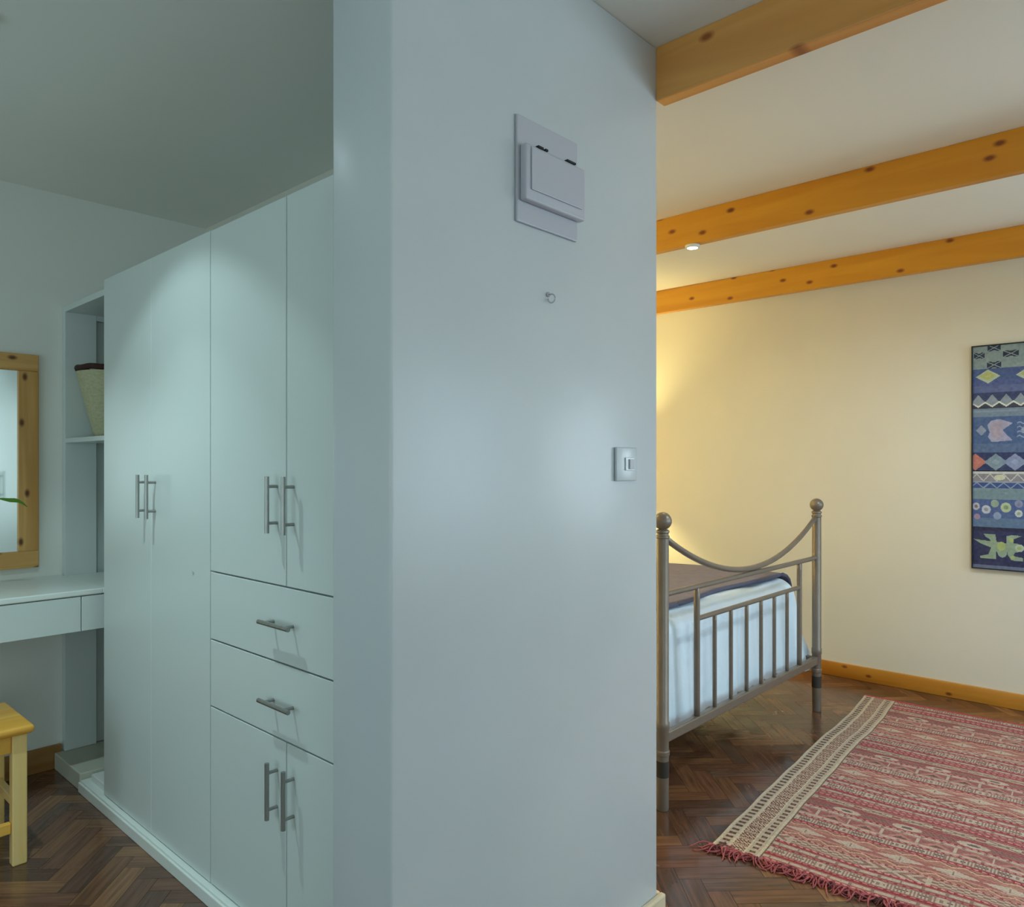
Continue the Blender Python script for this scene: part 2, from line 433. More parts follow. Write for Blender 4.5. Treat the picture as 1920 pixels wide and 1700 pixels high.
# ---------------------------------------------------------------- fitted wardrobe
XD = 1.020; TH = 0.018; GAP = 0.0022
def handle_v(parent, y, z0, z1):
    bm = tube([(XD-0.03, y, z0), (XD-0.03, y, z1)], 0.006, 14)
    m = (z0+z1)/2
    for z in (m-0.048, m+0.048):
        tube([(XD-0.03, y, z), (XD, y, z)], 0.0045, 10, bm=bm)
    smooth_by_angle(obj('handle', bm, M['steel'], parent))
def handle_h(parent, y0, y1, z):
    bm = tube([(XD-0.03, y0, z), (XD-0.03, y1, z)], 0.006, 14)
    m = (y0+y1)/2
    for y in (m-0.048, m+0.048):
        tube([(XD-0.03, y, z), (XD, y, z)], 0.0045, 10, bm=bm)
    smooth_by_angle(obj('handle', bm, M['steel'], parent))
def front(name, root, y0, y1, z0, z1, ga=GAP):
    bm = box(XD, XD+TH, y0+ga, y1-ga, z0+ga, z1-ga, bev=0.0012, seg=1)
    return obj(name, bm, M['melamine'], root)
ZB, ZT = 0.050, 1.998
Y0, Y1, Y2, Y3, Y4 = 3.050, 2.608, 2.173, 1.742, YWB+0.002

def carcass(root, ya, yb, z0=0.05, z1=1.994):
    x0, x1, t = XD+TH+0.001, XP-0.004, 0.018
    bm = box(x0, x1, ya, ya+t, z0, z1)
    box(x0, x1, yb-t, yb, z0, z1, bm=bm)
    box(x0, x1, ya+t, yb-t, z0, z0+t, bm=bm)
    box(x0, x1, ya+t, yb-t, z1-t, z1, bm=bm)
    box(x1-t, x1, ya+t, yb-t, z0+t, z1-t, bm=bm)
    obj('carcass', bm, M['melamine'], root)

t1 = thing('wardrobe', 'tall white two-door wardrobe unit next to the open shelf niche', 'wardrobe', (1.3, (Y0+Y2)/2, 0))
carcass(t1, Y2+0.0005, Y0)
d = front('door', t1, Y1, Y0, ZB, ZT, 0.0006); handle_v(d, 2.646, 1.118, 1.264)
d = front('door', t1, Y2+0.0008, Y1, ZB, ZT, 0.0006); handle_v(d, 2.572, 1.118, 1.264)
kb = bmesh.new(); tube([(XD-0.0015, 2.287, 0.965), (XD+0.002, 2.287, 0.965)], 0.006, 14, bm=kb)
kb2 = obj('door_scuff', kb, M['box_plastic'], d)  # small grey scuff on the door, modelled as a shallow disc

t2 = thing('wardrobe', 'white wardrobe unit with two drawers between upper and lower doors, beside the wall pier', 'wardrobe', (1.3, (Y2+Y4)/2, 0))
carcass(t2, Y4, Y2-0.0005)
bm = box(XD+TH+0.001, XP-0.03, Y4+0.02, Y2-0.02, 0.971, 0.989)
box(XD+TH+0.001, XP-0.03, Y4+0.02, Y2-0.02, 0.571, 0.589, bm=bm)
obj('divider', bm, M['melamine'], t2)
Z1, Z2, Z3 = 0.981, 0.779, 0.5795
d = front('door', t2, Y3, Y2-0.001, Z1, ZT); handle_v(d, 1.787, 1.120, 1.268)
d = front('door', t2, Y4, Y3, Z1, ZT); handle_v(d, 1.706, 1.120, 1.268)
d = front('drawer', t2, Y4, Y2-0.001, Z2, Z1); handle_h(d, 1.682, 1.832, 0.884)
d = front('drawer', t2, Y4, Y2-0.001, Z3, Z2); handle_h(d, 1.682, 1.832, 0.676)
d = front('door', t2, Y3, Y2-0.001, ZB, Z3); handle_v(d, 1.787, 0.373, 0.521)
d = front('door', t2, Y4, Y3, ZB, Z3); handle_v(d, 1.706, 0.373, 0.521)

# plinth board with its stepped moulding
bm = box(0.998, 1.60, YWB+0.003, 3.27, 0.0, 0.040, bev=0.003)
box(1.004, 1.60, YWB+0.003, 3.262, 0.040, 0.0475, bev=0.002, bm=bm)
box(1.032, 1.60, 3.056, 3.225, 0.0475, 0.074, bev=0.003, bm=bm)
tag(obj('plinth', bm, M['white_gloss'], loc=(1.0, 2.3, 0)), 'long white plinth ledge running under the wardrobe doors at the floor', 'plinth')

# open shelf unit between the wardrobe and the left wall
XS = 1.040; SY = 3.054
t3 = thing('shelf_unit', 'tall open white shelf niche between the wardrobe and the mirror wall', 'shelf unit', (1.3, 3.3, 0))
bm = box(XS, 1.165, 3.572, YL-0.002, 0.071, 1.976, bev=0.002)
box(1.165, XP-0.004, 3.598, YL-0.002, 0.071, 1.93, bm=bm)
box(1.165, XP-0.004, 3.572, YL-0.002, 1.93, 1.976, bm=bm)
obj('side_panel', bm, M['melamine'], t3)
obj('top_panel', box(XS, XP-0.004, SY, 3.571, 1.952, 1.976, bev=0.002), M['melamine'], t3)
obj('shelf', box(XS+0.002, XP-0.03, SY, 3.571, 1.392, 1.411, bev=0.001), M['melamine'], t3)
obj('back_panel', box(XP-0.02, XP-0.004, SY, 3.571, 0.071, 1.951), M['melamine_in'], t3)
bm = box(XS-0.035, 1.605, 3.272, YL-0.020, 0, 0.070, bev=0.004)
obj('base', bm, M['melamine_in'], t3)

# ---------------------------------------------------------------- basket on the shelf
bx, by, bz = 1.194, 3.414, 1.4115
t = thing('basket', 'woven palm basket with a dark rim on the upper niche shelf', 'basket', (bx, by, bz))
prof = [(0.0, bz), (0.088, bz)]
for k in range(15):
    u = k/14
    prof.append((0.084 + 0.068*u**0.95 + 0.0016*(k % 2), bz + 0.004 + 0.268*u))
prof += [(0.154, bz+0.275), (0.146, bz+0.276), (0.138, bz+0.262), (0.082, bz+0.012), (0.0, bz+0.010)]
smooth_by_angle(obj('body', lathe(bx, by, prof, 48), M['basket'], t), 60)
rim = bmesh.new()
pts = []
nn = 60
for k in range(nn+1):
    a = 2*PI*k/nn
    pts.append((bx + 0.147*math.cos(a), by + 0.147*math.sin(a), bz + 0.2895 + 0.002*math.sin(9*a)))
tube(pts, 0.012, 10, bm=rim, cap=False)
obj('rim', rim, M['basket_rim'], t, smooth=True)

# ---------------------------------------------------------------- dressing desk
DZ = 0.824; DY = 3.112
t = thing('dressing_desk', 'white wall-hung dressing desk under the pine-framed mirror', 'desk', (0.2, 3.3, DZ))
bm = box(-0.75, 1.038, DY-0.004, YL-0.0005, DZ-0.022, DZ, bev=0.005, seg=3)
box(1.034, 1.50, DY-0.004, 3.5715, DZ-0.022, DZ, bev=0.005, seg=3, bm=bm)
obj('desktop', bm, M['white_gloss'], t)
bm = box(-0.74, 1.0195, DY+0.022, YL-0.002, DZ-0.155, DZ-0.136)
box(-0.74, -0.72, DY+0.022, YL-0.002, DZ-0.136, DZ-0.023, bm=bm)
box(-0.74, 1.0195, DY+0.022, DY+0.03, DZ-0.136, DZ-0.023, bm=bm)
obj('desk_frame', bm, M['melamine'], t)
dr = obj('drawer', box(-0.05, 0.960, DY, DY+0.02, DZ-0.156, DZ-0.025, bev=0.001, seg=1), M['melamine'], t)
obj('drawer', box(-0.74, -0.053, DY, DY+0.02, DZ-0.156, DZ-0.025, bev=0.001, seg=1), M['melamine'], t)
obj('apron', box(0.963, 1.48, DY, DY+0.02, DZ-0.156, DZ-0.025, bev=0.001, seg=1), M['melamine'], t)

# ---------------------------------------------------------------- mirror
mx1, mz0, mz1, fw, mt = 0.947, 0.868, 1.758, 0.074, 0.022
mx0 = 0.30
t = thing('mirror', 'wall mirror in a broad knotty pine frame above the dressing desk', 'mirror', ((mx0+mx1)/2, YL, mz0))
fr = None
bm = box(mx1-fw, mx1, YL-mt, YL-0.0005, mz0+fw*0.95, mz1-fw*0.95, bev=0.003); obj('frame_stile', bm, M['pine_frame_z'], t)
bm = box(mx0, mx0+fw, YL-mt, YL-0.0005, mz0+fw*0.95, mz1-fw*0.95, bev=0.003); obj('frame_stile', bm, M['pine_frame_z'], t)
obj('frame_rail', box(mx0, mx1, YL-mt, YL-0.0005, mz1-fw*0.95, mz1, bev=0.003), M['pine_frame_x'], t)
obj('frame_rail', box(mx0, mx1, YL-mt, YL-0.0005, mz0, mz0+fw*0.95, bev=0.003), M['pine_frame_x'], t)
obj('mirror_glass', box(mx0+fw-0.006, mx1-fw+0.006, YL-0.010, YL-0.006, mz0+fw*0.9, mz1-fw*0.9), M['mirror'], t)

# ---------------------------------------------------------------- potted plant whose leaf crosses the mirror
px_, py_ = 0.50, 3.30
t = thing('potted_plant', 'green trailing plant on the dressing desk, one leaf crossing the mirror', 'plant', (px_, py_, DZ+0.0005))
z0 = DZ+0.0005
obj('pot', lathe(px_, py_, [(0, z0), (0.045, z0), (0.062, z0+0.10), (0.066, z0+0.10), (0.066, z0+0.115), (0.058, z0+0.115), (0.055, z0+0.09), (0, z0+0.09)], 32), M['pot'], t, smooth=True)
obj('soil', lathe(px_, py_, [(0, z0+0.104), (0.0545, z0+0.102), (0.0545, z0+0.092), (0, z0+0.092)], 24), M['soil'], t)
def leaf(root, pts_, wd, droop=0.0):
    """pointed leaf lofted along a curve with a folded midrib"""
    bm = bmesh.new(); n = len(pts_); rows = []
    for i, p in enumerate(pts_):
        u = i/(n-1); wdt = wd*math.sin(PI*min(1, u*0.96+0.03))**0.8 + 0.0008
        p = Vector(p); tt = (Vector(pts_[min(i+1, n-1)]) - Vector(pts_[max(i-1, 0)])).normalized()
        sd = tt.cross(Vector((0.2, -0.5, 0.84))).normalized(); up = sd.cross(tt)
        rows.append([bm.verts.new(p + sd*wdt*k + up*abs(k)*wdt*0.25) for k in (-1, -.5, 0, .5, 1)])
    for i in range(n-1):
        for k in range(4): bm.faces.new((rows[i][k], rows[i+1][k], rows[i+1][k+1], rows[i][k+1]))
    bmesh.ops.solidify(bm, geom=list(bm.faces), thickness=0.0006)
    obj('leaf', bm, M['leaf'], root, smooth=True)
def arc(p0, p1, lift, n=9):
    p0, p1 = Vector(p0), Vector(p1)
    return [tuple(p0.lerp(p1, i/(n-1)) + Vector((0, 0, lift*math.sin(PI*i/(n-1))))) for i in range(n)]
stem_end = (0.742, 3.30, 1.170)
obj('stem', tube(arc((px_+0.02, py_, z0+0.10), stem_end, 0.10, 12), 0.0022, 8), M['leaf'], t, smooth=True)
leaf(t, [(0.738, 3.30, 1.171), (0.755, 3.30, 1.166), (0.775, 3.30, 1.161), (0.790, 3.299, 1.160), (0.800, 3.298, 1.158), (0.815, 3.298, 1.150), (0.832, 3.298, 1.136)], 0.015)
for k in range(7):
    a = 0.8 + k*0.8; R_ = 0.10 + 0.02*(k % 3)
    e = (px_ - 0.02 + R_*math.cos(a)*0.9, py_ + R_*math.sin(a)*0.9, z0+0.22+0.03*(k % 2))
    leaf(t, arc((px_, py_, z0+0.103), e, 0.04, 8), 0.016)

# ---------------------------------------------------------------- stool
t = thing('stool', 'small honey-coloured pine stool half in front of the dressing desk', 'stool', (0.50, 2.98, 0))
sx0, sx1, sy0, sy1 = 0.335, 0.728, 2.795, 3.145
bm = box(sx0, sx1, sy0, sy1, 0.424, 0.452, bev=0.012, seg=4)
smooth_by_angle(obj('seat', bm, M['stool_x'], t), 50)
for (lx, ly) in ((sx0+.018, sy0+.018), (sx1-.060, sy0+.018), (sx0+.018, sy1-.058), (sx1-.060, sy1-.058)):
    obj('leg', box(lx, lx+0.042, ly, ly+0.040, 0.0, 0.4235, bev=0.004), M['stool'], t)
for y in (sy0+0.028, sy1-0.048):
    obj('apron', box(sx0+.061, sx1-.061, y, y+0.02, 0.365, 0.4235, bev=0.002), M['stool_x'], t)
    obj('stretcher', box(sx0+.061, sx1-.061, y, y+0.022, 0.105, 0.140, bev=0.003), M['stool_x'], t)
for x in (sx0+0.028, sx1-0.050):
    obj('apron', box(x, x+0.02, sy0+.059, sy1-.059, 0.365, 0.4235, bev=0.002), M['stool'], t)
    obj('stretcher', box(x, x+0.022, sy0+.059, sy1-.059, 0.175, 0.205, bev=0.003), M['stool'], t)

# ---------------------------------------------------------------- things on the pier
t = thing('distribution_board', 'grey plastic electrical distribution board high on the white pier', 'fuse box', (1.324, YW, 1.955))
obj('back_plate', box(1.215, 1.432, YW-0.008, YW-0.0003, 1.838, 2.076, bev=0.003), M['box_plastic'], t)
bm = box(1.222, 1.437, YW-0.028, YW-0.0085, 1.884, 2.009, bev=0.005, seg=3)
cv = smooth_by_angle(obj('cover', bm, M['box_plastic'], t))
obj('cover_flap', box(1.238, 1.421, YW-0.0315, YW-0.0285, 1.908, 2.003, bev=0.002), M['box_plastic'], cv)
for (a_, b_) in ((1.262, 1.280), (1.287, 1.296), (1.366, 1.398)):
    obj('slot', box(a_, b_, YW-0.030, YW-0.0205, 2.0085, 2.0128), M['black'], cv)

t = thing('light_switch', 'white light switch plate near the free edge of the pier', 'light switch', (1.643, YW, 1.30))
bm = box(1.596, 1.690, YW-0.009, YW-0.0003, 1.256, 1.344, bev=0.003, seg=3); smooth_by_angle(obj('plate', bm, M['switch_plastic'], t))
bm = box(1.632, 1.672, YW-0.0125, YW-0.0092, 1.283, 1.318, bev=0.0015); obj('rocker_frame', bm, M['switch_plastic'], t)
bm = box(1.646, 1.666, YW-0.0165, YW-0.0127, 1.287, 1.313, bev=0.001)
obj('rocker', bm, M['box_plastic'], t)

hk = tube([(1.329, YW-0.0003, 1.694), (1.329, YW-0.004, 1.694)], 0.006, 14)
pts = [(1.329, YW-0.004, 1.694)] + [(1.329 + 0.0035*math.sin(a), YW-0.012-0.008*math.sin(a), 1.684+0.010*math.cos(a)) for a in np.linspace(0, 1.5*PI, 12)]
tube(pts, 0.0018, 8, bm=hk)
tag(obj('wall_hook', hk, M['box_plastic'], loc=(1.329, YW, 1.68), smooth=True), 'tiny metal hook on the pier below the distribution board', 'hook')

# ---------------------------------------------------------------- spotlights
def small_spot(x, y, ztop, name, label, face):
    t = thing(name, label, 'spotlight', (x, y, ztop))
    bm = lathe(x, y, [(0.0, ztop-0.0005), (0.034, ztop-0.0005), (0.034, ztop-0.008), (0.028, ztop-0.013), (0.024, ztop-0.013), (0.0235, ztop-0.009), (0, ztop-0.009)], 32)
    obj('housing', bm, M['white_gloss'], t, smooth=False)
    bm = lathe(x, y, [(0.0, ztop-0.0125), (0.023, ztop-0.0125), (0.023, ztop-0.0098), (0, ztop-0.0098)], 24)
    obj('lens', bm, face, t)
# pixel 1350,452 on the middle beam
small_spot(3.0975, 1.73, BZ, 'beam_spotlight', 'small round lit spotlight under the middle pine beam', M['lamp_face'])
small_spot(3.0975, 0.20, BZ, 'beam_spotlight', 'unseen round spotlight added under the middle pine beam, over the rug', M['lamp_face'])  # fitting added to carry the extra light over the rug
small_spot(0.48, 2.30, HC, 'ceiling_spotlight', 'round recessed spotlight in the ceiling in front of the wardrobe', M['lamp_face_cool'])
def profile(o, stops):
    # luminous intensity of the lamp against the angle from its axis (cosine of the angle, intensity)
    l = o.data; l.use_nodes = True; nt = l.node_tree; N = nt.nodes; L = nt.links
    em = [n for n in N if n.type == 'EMISSION'][0]
    tc = N.new('ShaderNodeTexCoord'); sp = N.new('ShaderNodeSeparateXYZ'); ab = N.new('ShaderNodeMath'); ab.operation = 'ABSOLUTE'
    L.new(tc.outputs['Normal'], sp.inputs[0]); L.new(sp.outputs['Z'], ab.inputs[0])
    cr = N.new('ShaderNodeValToRGB'); e = cr.color_ramp.elements
    for k, (p, v) in enumerate(stops):
        el = e[k] if k < 2 else e.new(p)
        el.position = p; el.color = (v, v, v, 1)
    L.new(ab.outputs[0], cr.inputs[0]); L.new(cr.outputs[0], em.inputs['Strength'])
o = spot('wardrobe_downlight', (0.48, 2.30, HC-0.03), (0.48, 2.30, 0.0), 72, (0.72, 0.98, 1.0), math.radians(150), 0.1, 0.02)
profile(o, [(0.0, 0.004), (0.655, 0.012), (0.715, 0.19), (0.80, 0.26), (0.90, 0.66), (1.0, 1.0)])
spot('rug_fill', (3.0975, 0.20, BZ-0.03), (3.7, 0.7, 0), 52, (0.84, 0.96, 1.0), math.radians(140), 0.6, 0.10)  # unseen fill, added to brighten duvet, rug and lower cream wall
spot('beam_downlight', (3.0975, 1.73, BZ-0.03), (3.0975, 1.73, 0), 10, (1.0, 0.86, 0.6), math.radians(110), 0.8, 0.02)

# ---------------------------------------------------------------- bed
FY = 1.49; PX0, PX1 = 2.444, 3.972
t = thing('metal_bed', 'taupe metal bedstead with ball finials and barred curved footboard', 'bed', ((PX0+PX1)/2, 2.5, 0))
bed = t
bm_ = M['bed_metal']
def post(x, y, name='post'):
    prof = [(0, 0.001), (0.021, 0.001), (0.023, 0.008), (0.023, 0.205), (0.026, 0.208), (0.026, 0.222), (0.023, 0.226),
            (0.023, 0.300), (0.0255, 0.304), (0.0255, 0.330), (0.023, 0.334), (0.023, 1.020), (0.026, 1.024), (0.026, 1.030), (0.022, 1.034),
            (0.022, 1.040), (0.026, 1.044), (0.0255, 1.050), (0.018, 1.055), (0, 1.055)]
    p = smooth_by_angle(obj(name, lathe(x, y, prof, 28), bm_, bed), 35)
    ball = []
    for k in range(17):
        a = -PI/2 + PI*k/16; ball.append((0.0345*math.cos(a), 1.086 + 0.0335*math.sin(a)))
    ball = [(0.016, 1.053)] + ball[2:]
    obj('finial', lathe(x, y, ball, 28), bm_, p, smooth=True)
    obj('rubber_sleeve', lathe(x, y, [(0.0232, 0.126), (0.0245, 0.126), (0.0245, 0.186), (0.0232, 0.186)], 28, closed=True), M['bed_dark'], p, smooth=False)
    return p
post(PX0, FY); post(PX1, FY)
r = []
for k in range(33):
    x = PX0+0.018 + (PX1-PX0-0.036)*k/32; r.append((x, FY, 0.832 + 0.338*(x-3.208)**2))
obj('curved_rail', tube(r, 0.0125, 14), bm_, bed, smooth=True)
def hrail(x0, x1, z, rr, name): return smooth_by_angle(obj(name, tube([(x0, FY, z), (x1, FY, z)], rr, 14), bm_, bed))
hrail(PX0+0.018, PX1-0.018, 0.808, 0.0115, 'top_rail')
hrail(2.712, 3.733, 0.679, 0.0105, 'middle_rail')
obj('bottom_rail', box(PX0+0.018, PX1-0.018, FY-0.014, FY+0.014, 0.250, 0.290, bev=0.005), bm_, bed)
def vbar(x, z1, rr):
    n = 14; pts = [(x, FY, 0.288 + (z1-0.288)*k/n) for k in range(n+1)]
    rad = [rr*(1+0.10*math.sin(k*2.3+x*30)) for k in range(n+1)] if False else None
    obj('footboard_bar', tube(pts, rr, 12), bm_, bed, smooth=True)
vbar(2.703, 0.802, 0.0125); vbar(3.742, 0.802, 0.0125)
for x in (2.852, 2.998, 3.149, 3.297, 3.442, 3.590): vbar(x, 0.676, 0.0088)
# side rails, headboard
for x in (PX0, PX1):
    obj('side_rail', box(x-0.012, x+0.012, FY+0.02, 3.60, 0.235, 0.285, bev=0.004), bm_, bed)
    pr = smooth_by_angle(obj('head_post', tube([(x, 3.62, 0.001), (x, 3.62, 1.30)], 0.023, 24), bm_, bed))
obj('headboard_rail', tube([(PX0+.02, 3.62, 1.1), (PX1-.02, 3.62, 1.1)], 0.012, 14), bm_, bed, smooth=True)
obj('headboard_rail', tube([(PX0+.02, 3.62, 0.5), (PX1-.02, 3.62, 0.5)], 0.012, 14), bm_, bed, smooth=True)
for x in np.linspace(PX0+0.2, PX1-0.2, 7):
    obj('headboard_bar', tube([(float(x), 3.62, 0.5), (float(x), 3.62, 1.1)], 0.009, 12), bm_, bed, smooth=True)
bm = None
for k in range(9):
    y = 1.7 + k*0.22; bm = box(PX0+0.013, PX1-0.013, y, y+0.07, 0.262, 0.28, bm=bm)
obj('slat_base', bm, bm_, bed)

o = obj('mattress', box(2.52, 3.90, 1.60, 3.56, 0.2805, 0.655, bev=0.04, seg=4), M['mattress'], loc=(3.2, 2.6, 0.28), smooth=True)
tag(o, 'thick mattress under the white duvet on the metal bed', 'mattress')

# duvet: draped sheet with hanging folds
def drape(name, x0, x1, y0, y1, ztop, zhem, rad, mtl, fold_amp, nfold, flare, thick=0.012, ny=150, nx=120, side=True):
    """cloth over a mattress; hangs at the foot (low y) and at both sides"""
    drop = ztop - zhem
    arcl = rad*PI/2
    def prof(s, lim, sign):     # s: distance past the rim; returns (out, down)
        if s <= 0: return 0, 0
        if s < arcl:
            a = s/rad; return rad*math.sin(a), rad*(1-math.cos(a))
        e = s - arcl; return rad, rad + e
    xs = np.linspace(x0+rad-arcl-(drop-rad), x1-rad+arcl+(drop-rad), nx)
    ys = np.concatenate([np.linspace(y0+rad-arcl-(drop-rad), y0+rad+0.05, ny//2), np.linspace(y0+rad+0.08, y1, ny//3)])
    bm = bmesh.new(); G = []
    for y in ys:
        row = []
        for x in xs:
            sx = (x0+rad) - x if x < x0+rad else (x - (x1-rad) if x > x1-rad else 0)
            sgx = -1 if x < x0+rad else 1
            sy = (y0+rad) - y if y < y0+rad else 0
            ox, dx = prof(sx, 0, 1); oy, dy = prof(sy, 0, 1)
            bxp = min(max(x, x0+rad), x1-rad); byp = max(y, y0+rad)
            down = max(dx, dy) if (dx > 0 and dy > 0) else dx+dy
            down = min(down, drop)
            k = down/drop
            # rounded vertical corner: blend
            if ox > 0 and oy > 0:
                s = math.hypot(sx, sy); o2, down = prof(s, 0, 1); down = min(down, drop*1.03); k = down/drop
                a = math.atan2(sy, sx); ox, oy = o2*math.cos(a), o2*math.sin(a)
                ca_, sa_ = math.cos(a), math.sin(a); q_ = 1 + k*((1/max(ca_, sa_))**0.8 - 1)
                ox = (o2 + flare*1.2*k)*ca_*q_; oy = (o2 + 0.045*k)*sa_*q_
            else:
                if ox > 0: ox += flare*k
                if oy > 0: oy += 0.012*k
            ph = (x if oy > 0 else y)
            rip = fold_amp*k*(math.sin(ph*nfold + 2.2*math.sin(ph*3.1)) + 0.4*math.sin(ph*nfold*2.3+1))
            if oy > 0: oy = min(oy + rip*0.8, rad + 0.050)
            if ox > 0: ox += rip
            zz_ = ztop - down + 0.006*math.sin(x*7+y*3)*(1-k) + 0.004*math.sin(x*19)*math.sin(y*13)*(1-k)
            if k > 0.97: zz_ += 0.007*math.sin(ph*47) + 0.004*math.sin(ph*90)
            row.append(bm.verts.new((bxp + sgx*ox, byp - oy, zz_)))
        G.append(row)
    for j in range(len(G)-1):
        for i in range(len(xs)-1):
            bm.faces.new((G[j][i], G[j][i+1], G[j+1][i+1], G[j+1][i]))
    bmesh.ops.recalc_face_normals(bm, faces=bm.faces)
    return bm
bm = drape('duvet', 2.505, 3.925, 1.580, 3.50, 0.695, 0.238, 0.075, None, 0.013, 23, 0.085)
o = obj('duvet', bm, M['duvet'], loc=(3.2, 2.6, 0.69), smooth=True)
tag(o, 'white cotton duvet hanging in folds behind the footboard bars', 'duvet')
md = o.modifiers.new('thick', 'SOLIDIFY'); md.thickness = 0.010; md.offset = -1

# throw folded over the duvet
def throw():
    bm = bmesh.new(); G = []
    xs = np.linspace(2.44, 3.99, 70); ys = np.linspace(1.655, 3.0, 60)
    x0, x1, rad = 2.497, 3.933, 0.085
    for y in ys:
        row = []
        for x in xs:
            z = 0.712 + 0.006*math.sin(x*7+y*3) + 0.007*math.sin(x*5.2+1)*math.sin(y*4.4)
            xx = x
            s = (x0+rad)-x if x < x0+rad else (x-(x1-rad) if x > x1-rad else 0)
            if s > 0:
                sg = -1 if x < x0+rad else 1
                L_ = s*1.6; a = min(L_/rad, PI/2)
                xx = (x0+rad if sg < 0 else x1-rad) + sg*rad*math.sin(a)
                z -= rad*(1-math.cos(a)) + max(0, L_-rad*PI/2)
                xx += sg*(0.10*max(0, 0.712 - z)/0.457 + 0.020*min(1, s/0.05))
            yy = y + (0.022*math.sin(x*6+0.5) if y < 1.7 else 0)
            row.append(bm.verts.new((xx, yy, z)))
        G.append(row)
    for j in range(len(ys)-1):
        for i in range(len(xs)-1): bm.faces.new((G[j][i], G[j][i+1], G[j+1][i+1], G[j+1][i]))
    bmesh.ops.recalc_face_normals(bm, faces=bm.faces)
    return bm, G
bm, G = throw()
edge = [tuple(v.co) for v in G[0]]
th = obj('throw_blanket', bm, M['throw'], loc=(3.2, 2.3, 0.71), smooth=True)
tag(th, 'grey mauve throw blanket laid across the top of the white duvet', 'blanket')
md = th.modifiers.new('thick', 'SOLIDIFY'); md.thickness = 0.010; md.offset = 0
hem = tube([(p[0], p[1]-0.006, p[2]-0.001) for p in edge], 0.0095, 8)
obj('hem', hem, M['throw_edge'], th, smooth=True)

# nightstand and lamp past the bed
t = thing('nightstand', 'dark wooden nightstand between the bed and the cream wall, hidden by the pier', 'nightstand', (4.38, 3.28, 0))
obj('top', box(4.16, 4.60, 3.06, 3.50, 0.58, 0.605, bev=0.004), M['night_wood'], t)
obj('body', box(4.18, 4.58, 3.08, 3.48, 0.25, 0.5795, bev=0.003), M['night_wood'], t)
nd = obj('drawer', box(4.20, 4.56, 3.062, 3.0795, 0.42, 0.56, bev=0.002), M['night_wood'], t)
obj('knob', tube([(4.38, 3.0615, 0.49), (4.38, 3.045, 0.49)], 0.010, 12), M['steel'], nd, smooth=True)
for x in (4.19, 4.54):
    for y in (3.09, 3.44): obj('leg', box(x, x+0.03, y, y+0.03, 0.001, 0.2495), M['night_wood'], t)
def table_lamp(LX, LY, z, label, power):
    t = thing('table_lamp', label, 'lamp', (LX, LY, z))
    k = z - 0.606
    obj('lamp_base', lathe(LX, LY, [(r_, z_ + k) for r_, z_ in [(0, 0.606), (0.075, 0.606), (0.075, 0.618), (0.02, 0.63), (0.03, 0.72), (0.045, 0.80), (0.03, 0.90), (0.012, 0.95), (0.009, 1.22), (0, 1.22)]], 28), M['pot'], t, smooth=True)
    obj('lamp_shade', lathe(LX, LY, [(r_, z_ + k) for r_, z_ in [(0.155, 1.14), (0.105, 1.38), (0.103, 1.38), (0.153, 1.14)]], 36, closed=True), M['shade'], t, smooth=True)
    l = bpy.data.lights.new('bedside_bulb', 'POINT'); l.energy = power; l.color = (1.0, 0.81, 0.30); l.shadow_soft_size = 0.035
    lo = bpy.data.objects.new('bedside_bulb', l); C.objects.link(lo); lo.location = (LX, LY, 1.265 + k)
table_lamp(4.40, 3.26, 0.606, 'bedside table lamp with a linen shade between the bed and the cream wall', 50)
t = thing('nightstand', 'dark wooden nightstand on the partition side of the bed, hidden by the pier', 'nightstand', (2.12, 3.70, 0))
obj('top', box(1.92, 2.34, 3.50, 3.90, 0.58, 0.605, bev=0.004), M['night_wood'], t)
obj('body', box(1.94, 2.32, 3.52, 3.88, 0.25, 0.5795, bev=0.003), M['night_wood'], t)
for x in (1.95, 2.28):
    for y in (3.53, 3.84): obj('leg', box(x, x+0.03, y, y+0.03, 0.001, 0.2495), M['night_wood'], t)
table_lamp(2.12, 3.70, 0.606, 'unseen table lamp added to brighten the bedroom, on the partition side of the bed', 262)  # unseen lamp, added to warm the far wall and bedroom ceiling

# ---------------------------------------------------------------- grids that carry a woven or dyed pattern
def pattern_mesh(name, P, cols, thick, flip=False):
    """P: (ny+1, nx+1, 3) points; cols: (ny, nx, 3) sRGB 0-255; a slab of the given thickness along -normal"""
    if flip: P = P[:, ::-1].copy(); cols = cols[:, ::-1].copy()
    ny, nx = cols.shape[:2]
    V = P.reshape(-1, 3); n0 = V.shape[0]
    nrm = np.cross(P[0, -1]-P[0, 0], P[-1, 0]-P[0, 0]); nrm /= np.linalg.norm(nrm)
    # rim ring for the slab sides and back
    idx = np.arange(n0).reshape(ny+1, nx+1)
    ring = np.concatenate([idx[0, :-1], idx[:-1, -1], idx[-1, :0:-1], idx[:0:-1, 0]])
    V2 = V[ring] - nrm*thick
    F = np.stack([idx[:-1, :-1], idx[:-1, 1:], idx[1:, 1:], idx[1:, :-1]], -1).reshape(-1, 4)
    faces = F.tolist(); m = len(ring)
    for k in range(m):
        faces.append([int(ring[k]), n0+k, n0+(k+1) % m, int(ring[(k+1) % m])])
    faces.append([n0+k for k in range(m-1, -1, -1)])
    me = bpy.data.meshes.new(name); me.from_pydata(np.vstack([V, V2]).tolist(), [], faces)
    c = cols.reshape(-1, 3)/255.0
    c = np.where(c <= 0.04045, c/12.92, ((c+0.055)/1.055)**2.4)
    cc = np.repeat(c, 4, axis=0)
    rest = sum(len(f) for f in faces[len(F):])
    avg = np.tile(c.mean(0), (rest, 1))
    cc = np.vstack([cc, avg]); cc = np.hstack([cc, np.ones((cc.shape[0], 1))])
    a = me.color_attributes.new('weave', 'FLOAT_COLOR', 'CORNER'); a.data.foreach_set('color', cc.astype(np.float32).ravel())
    me.validate()
    return me

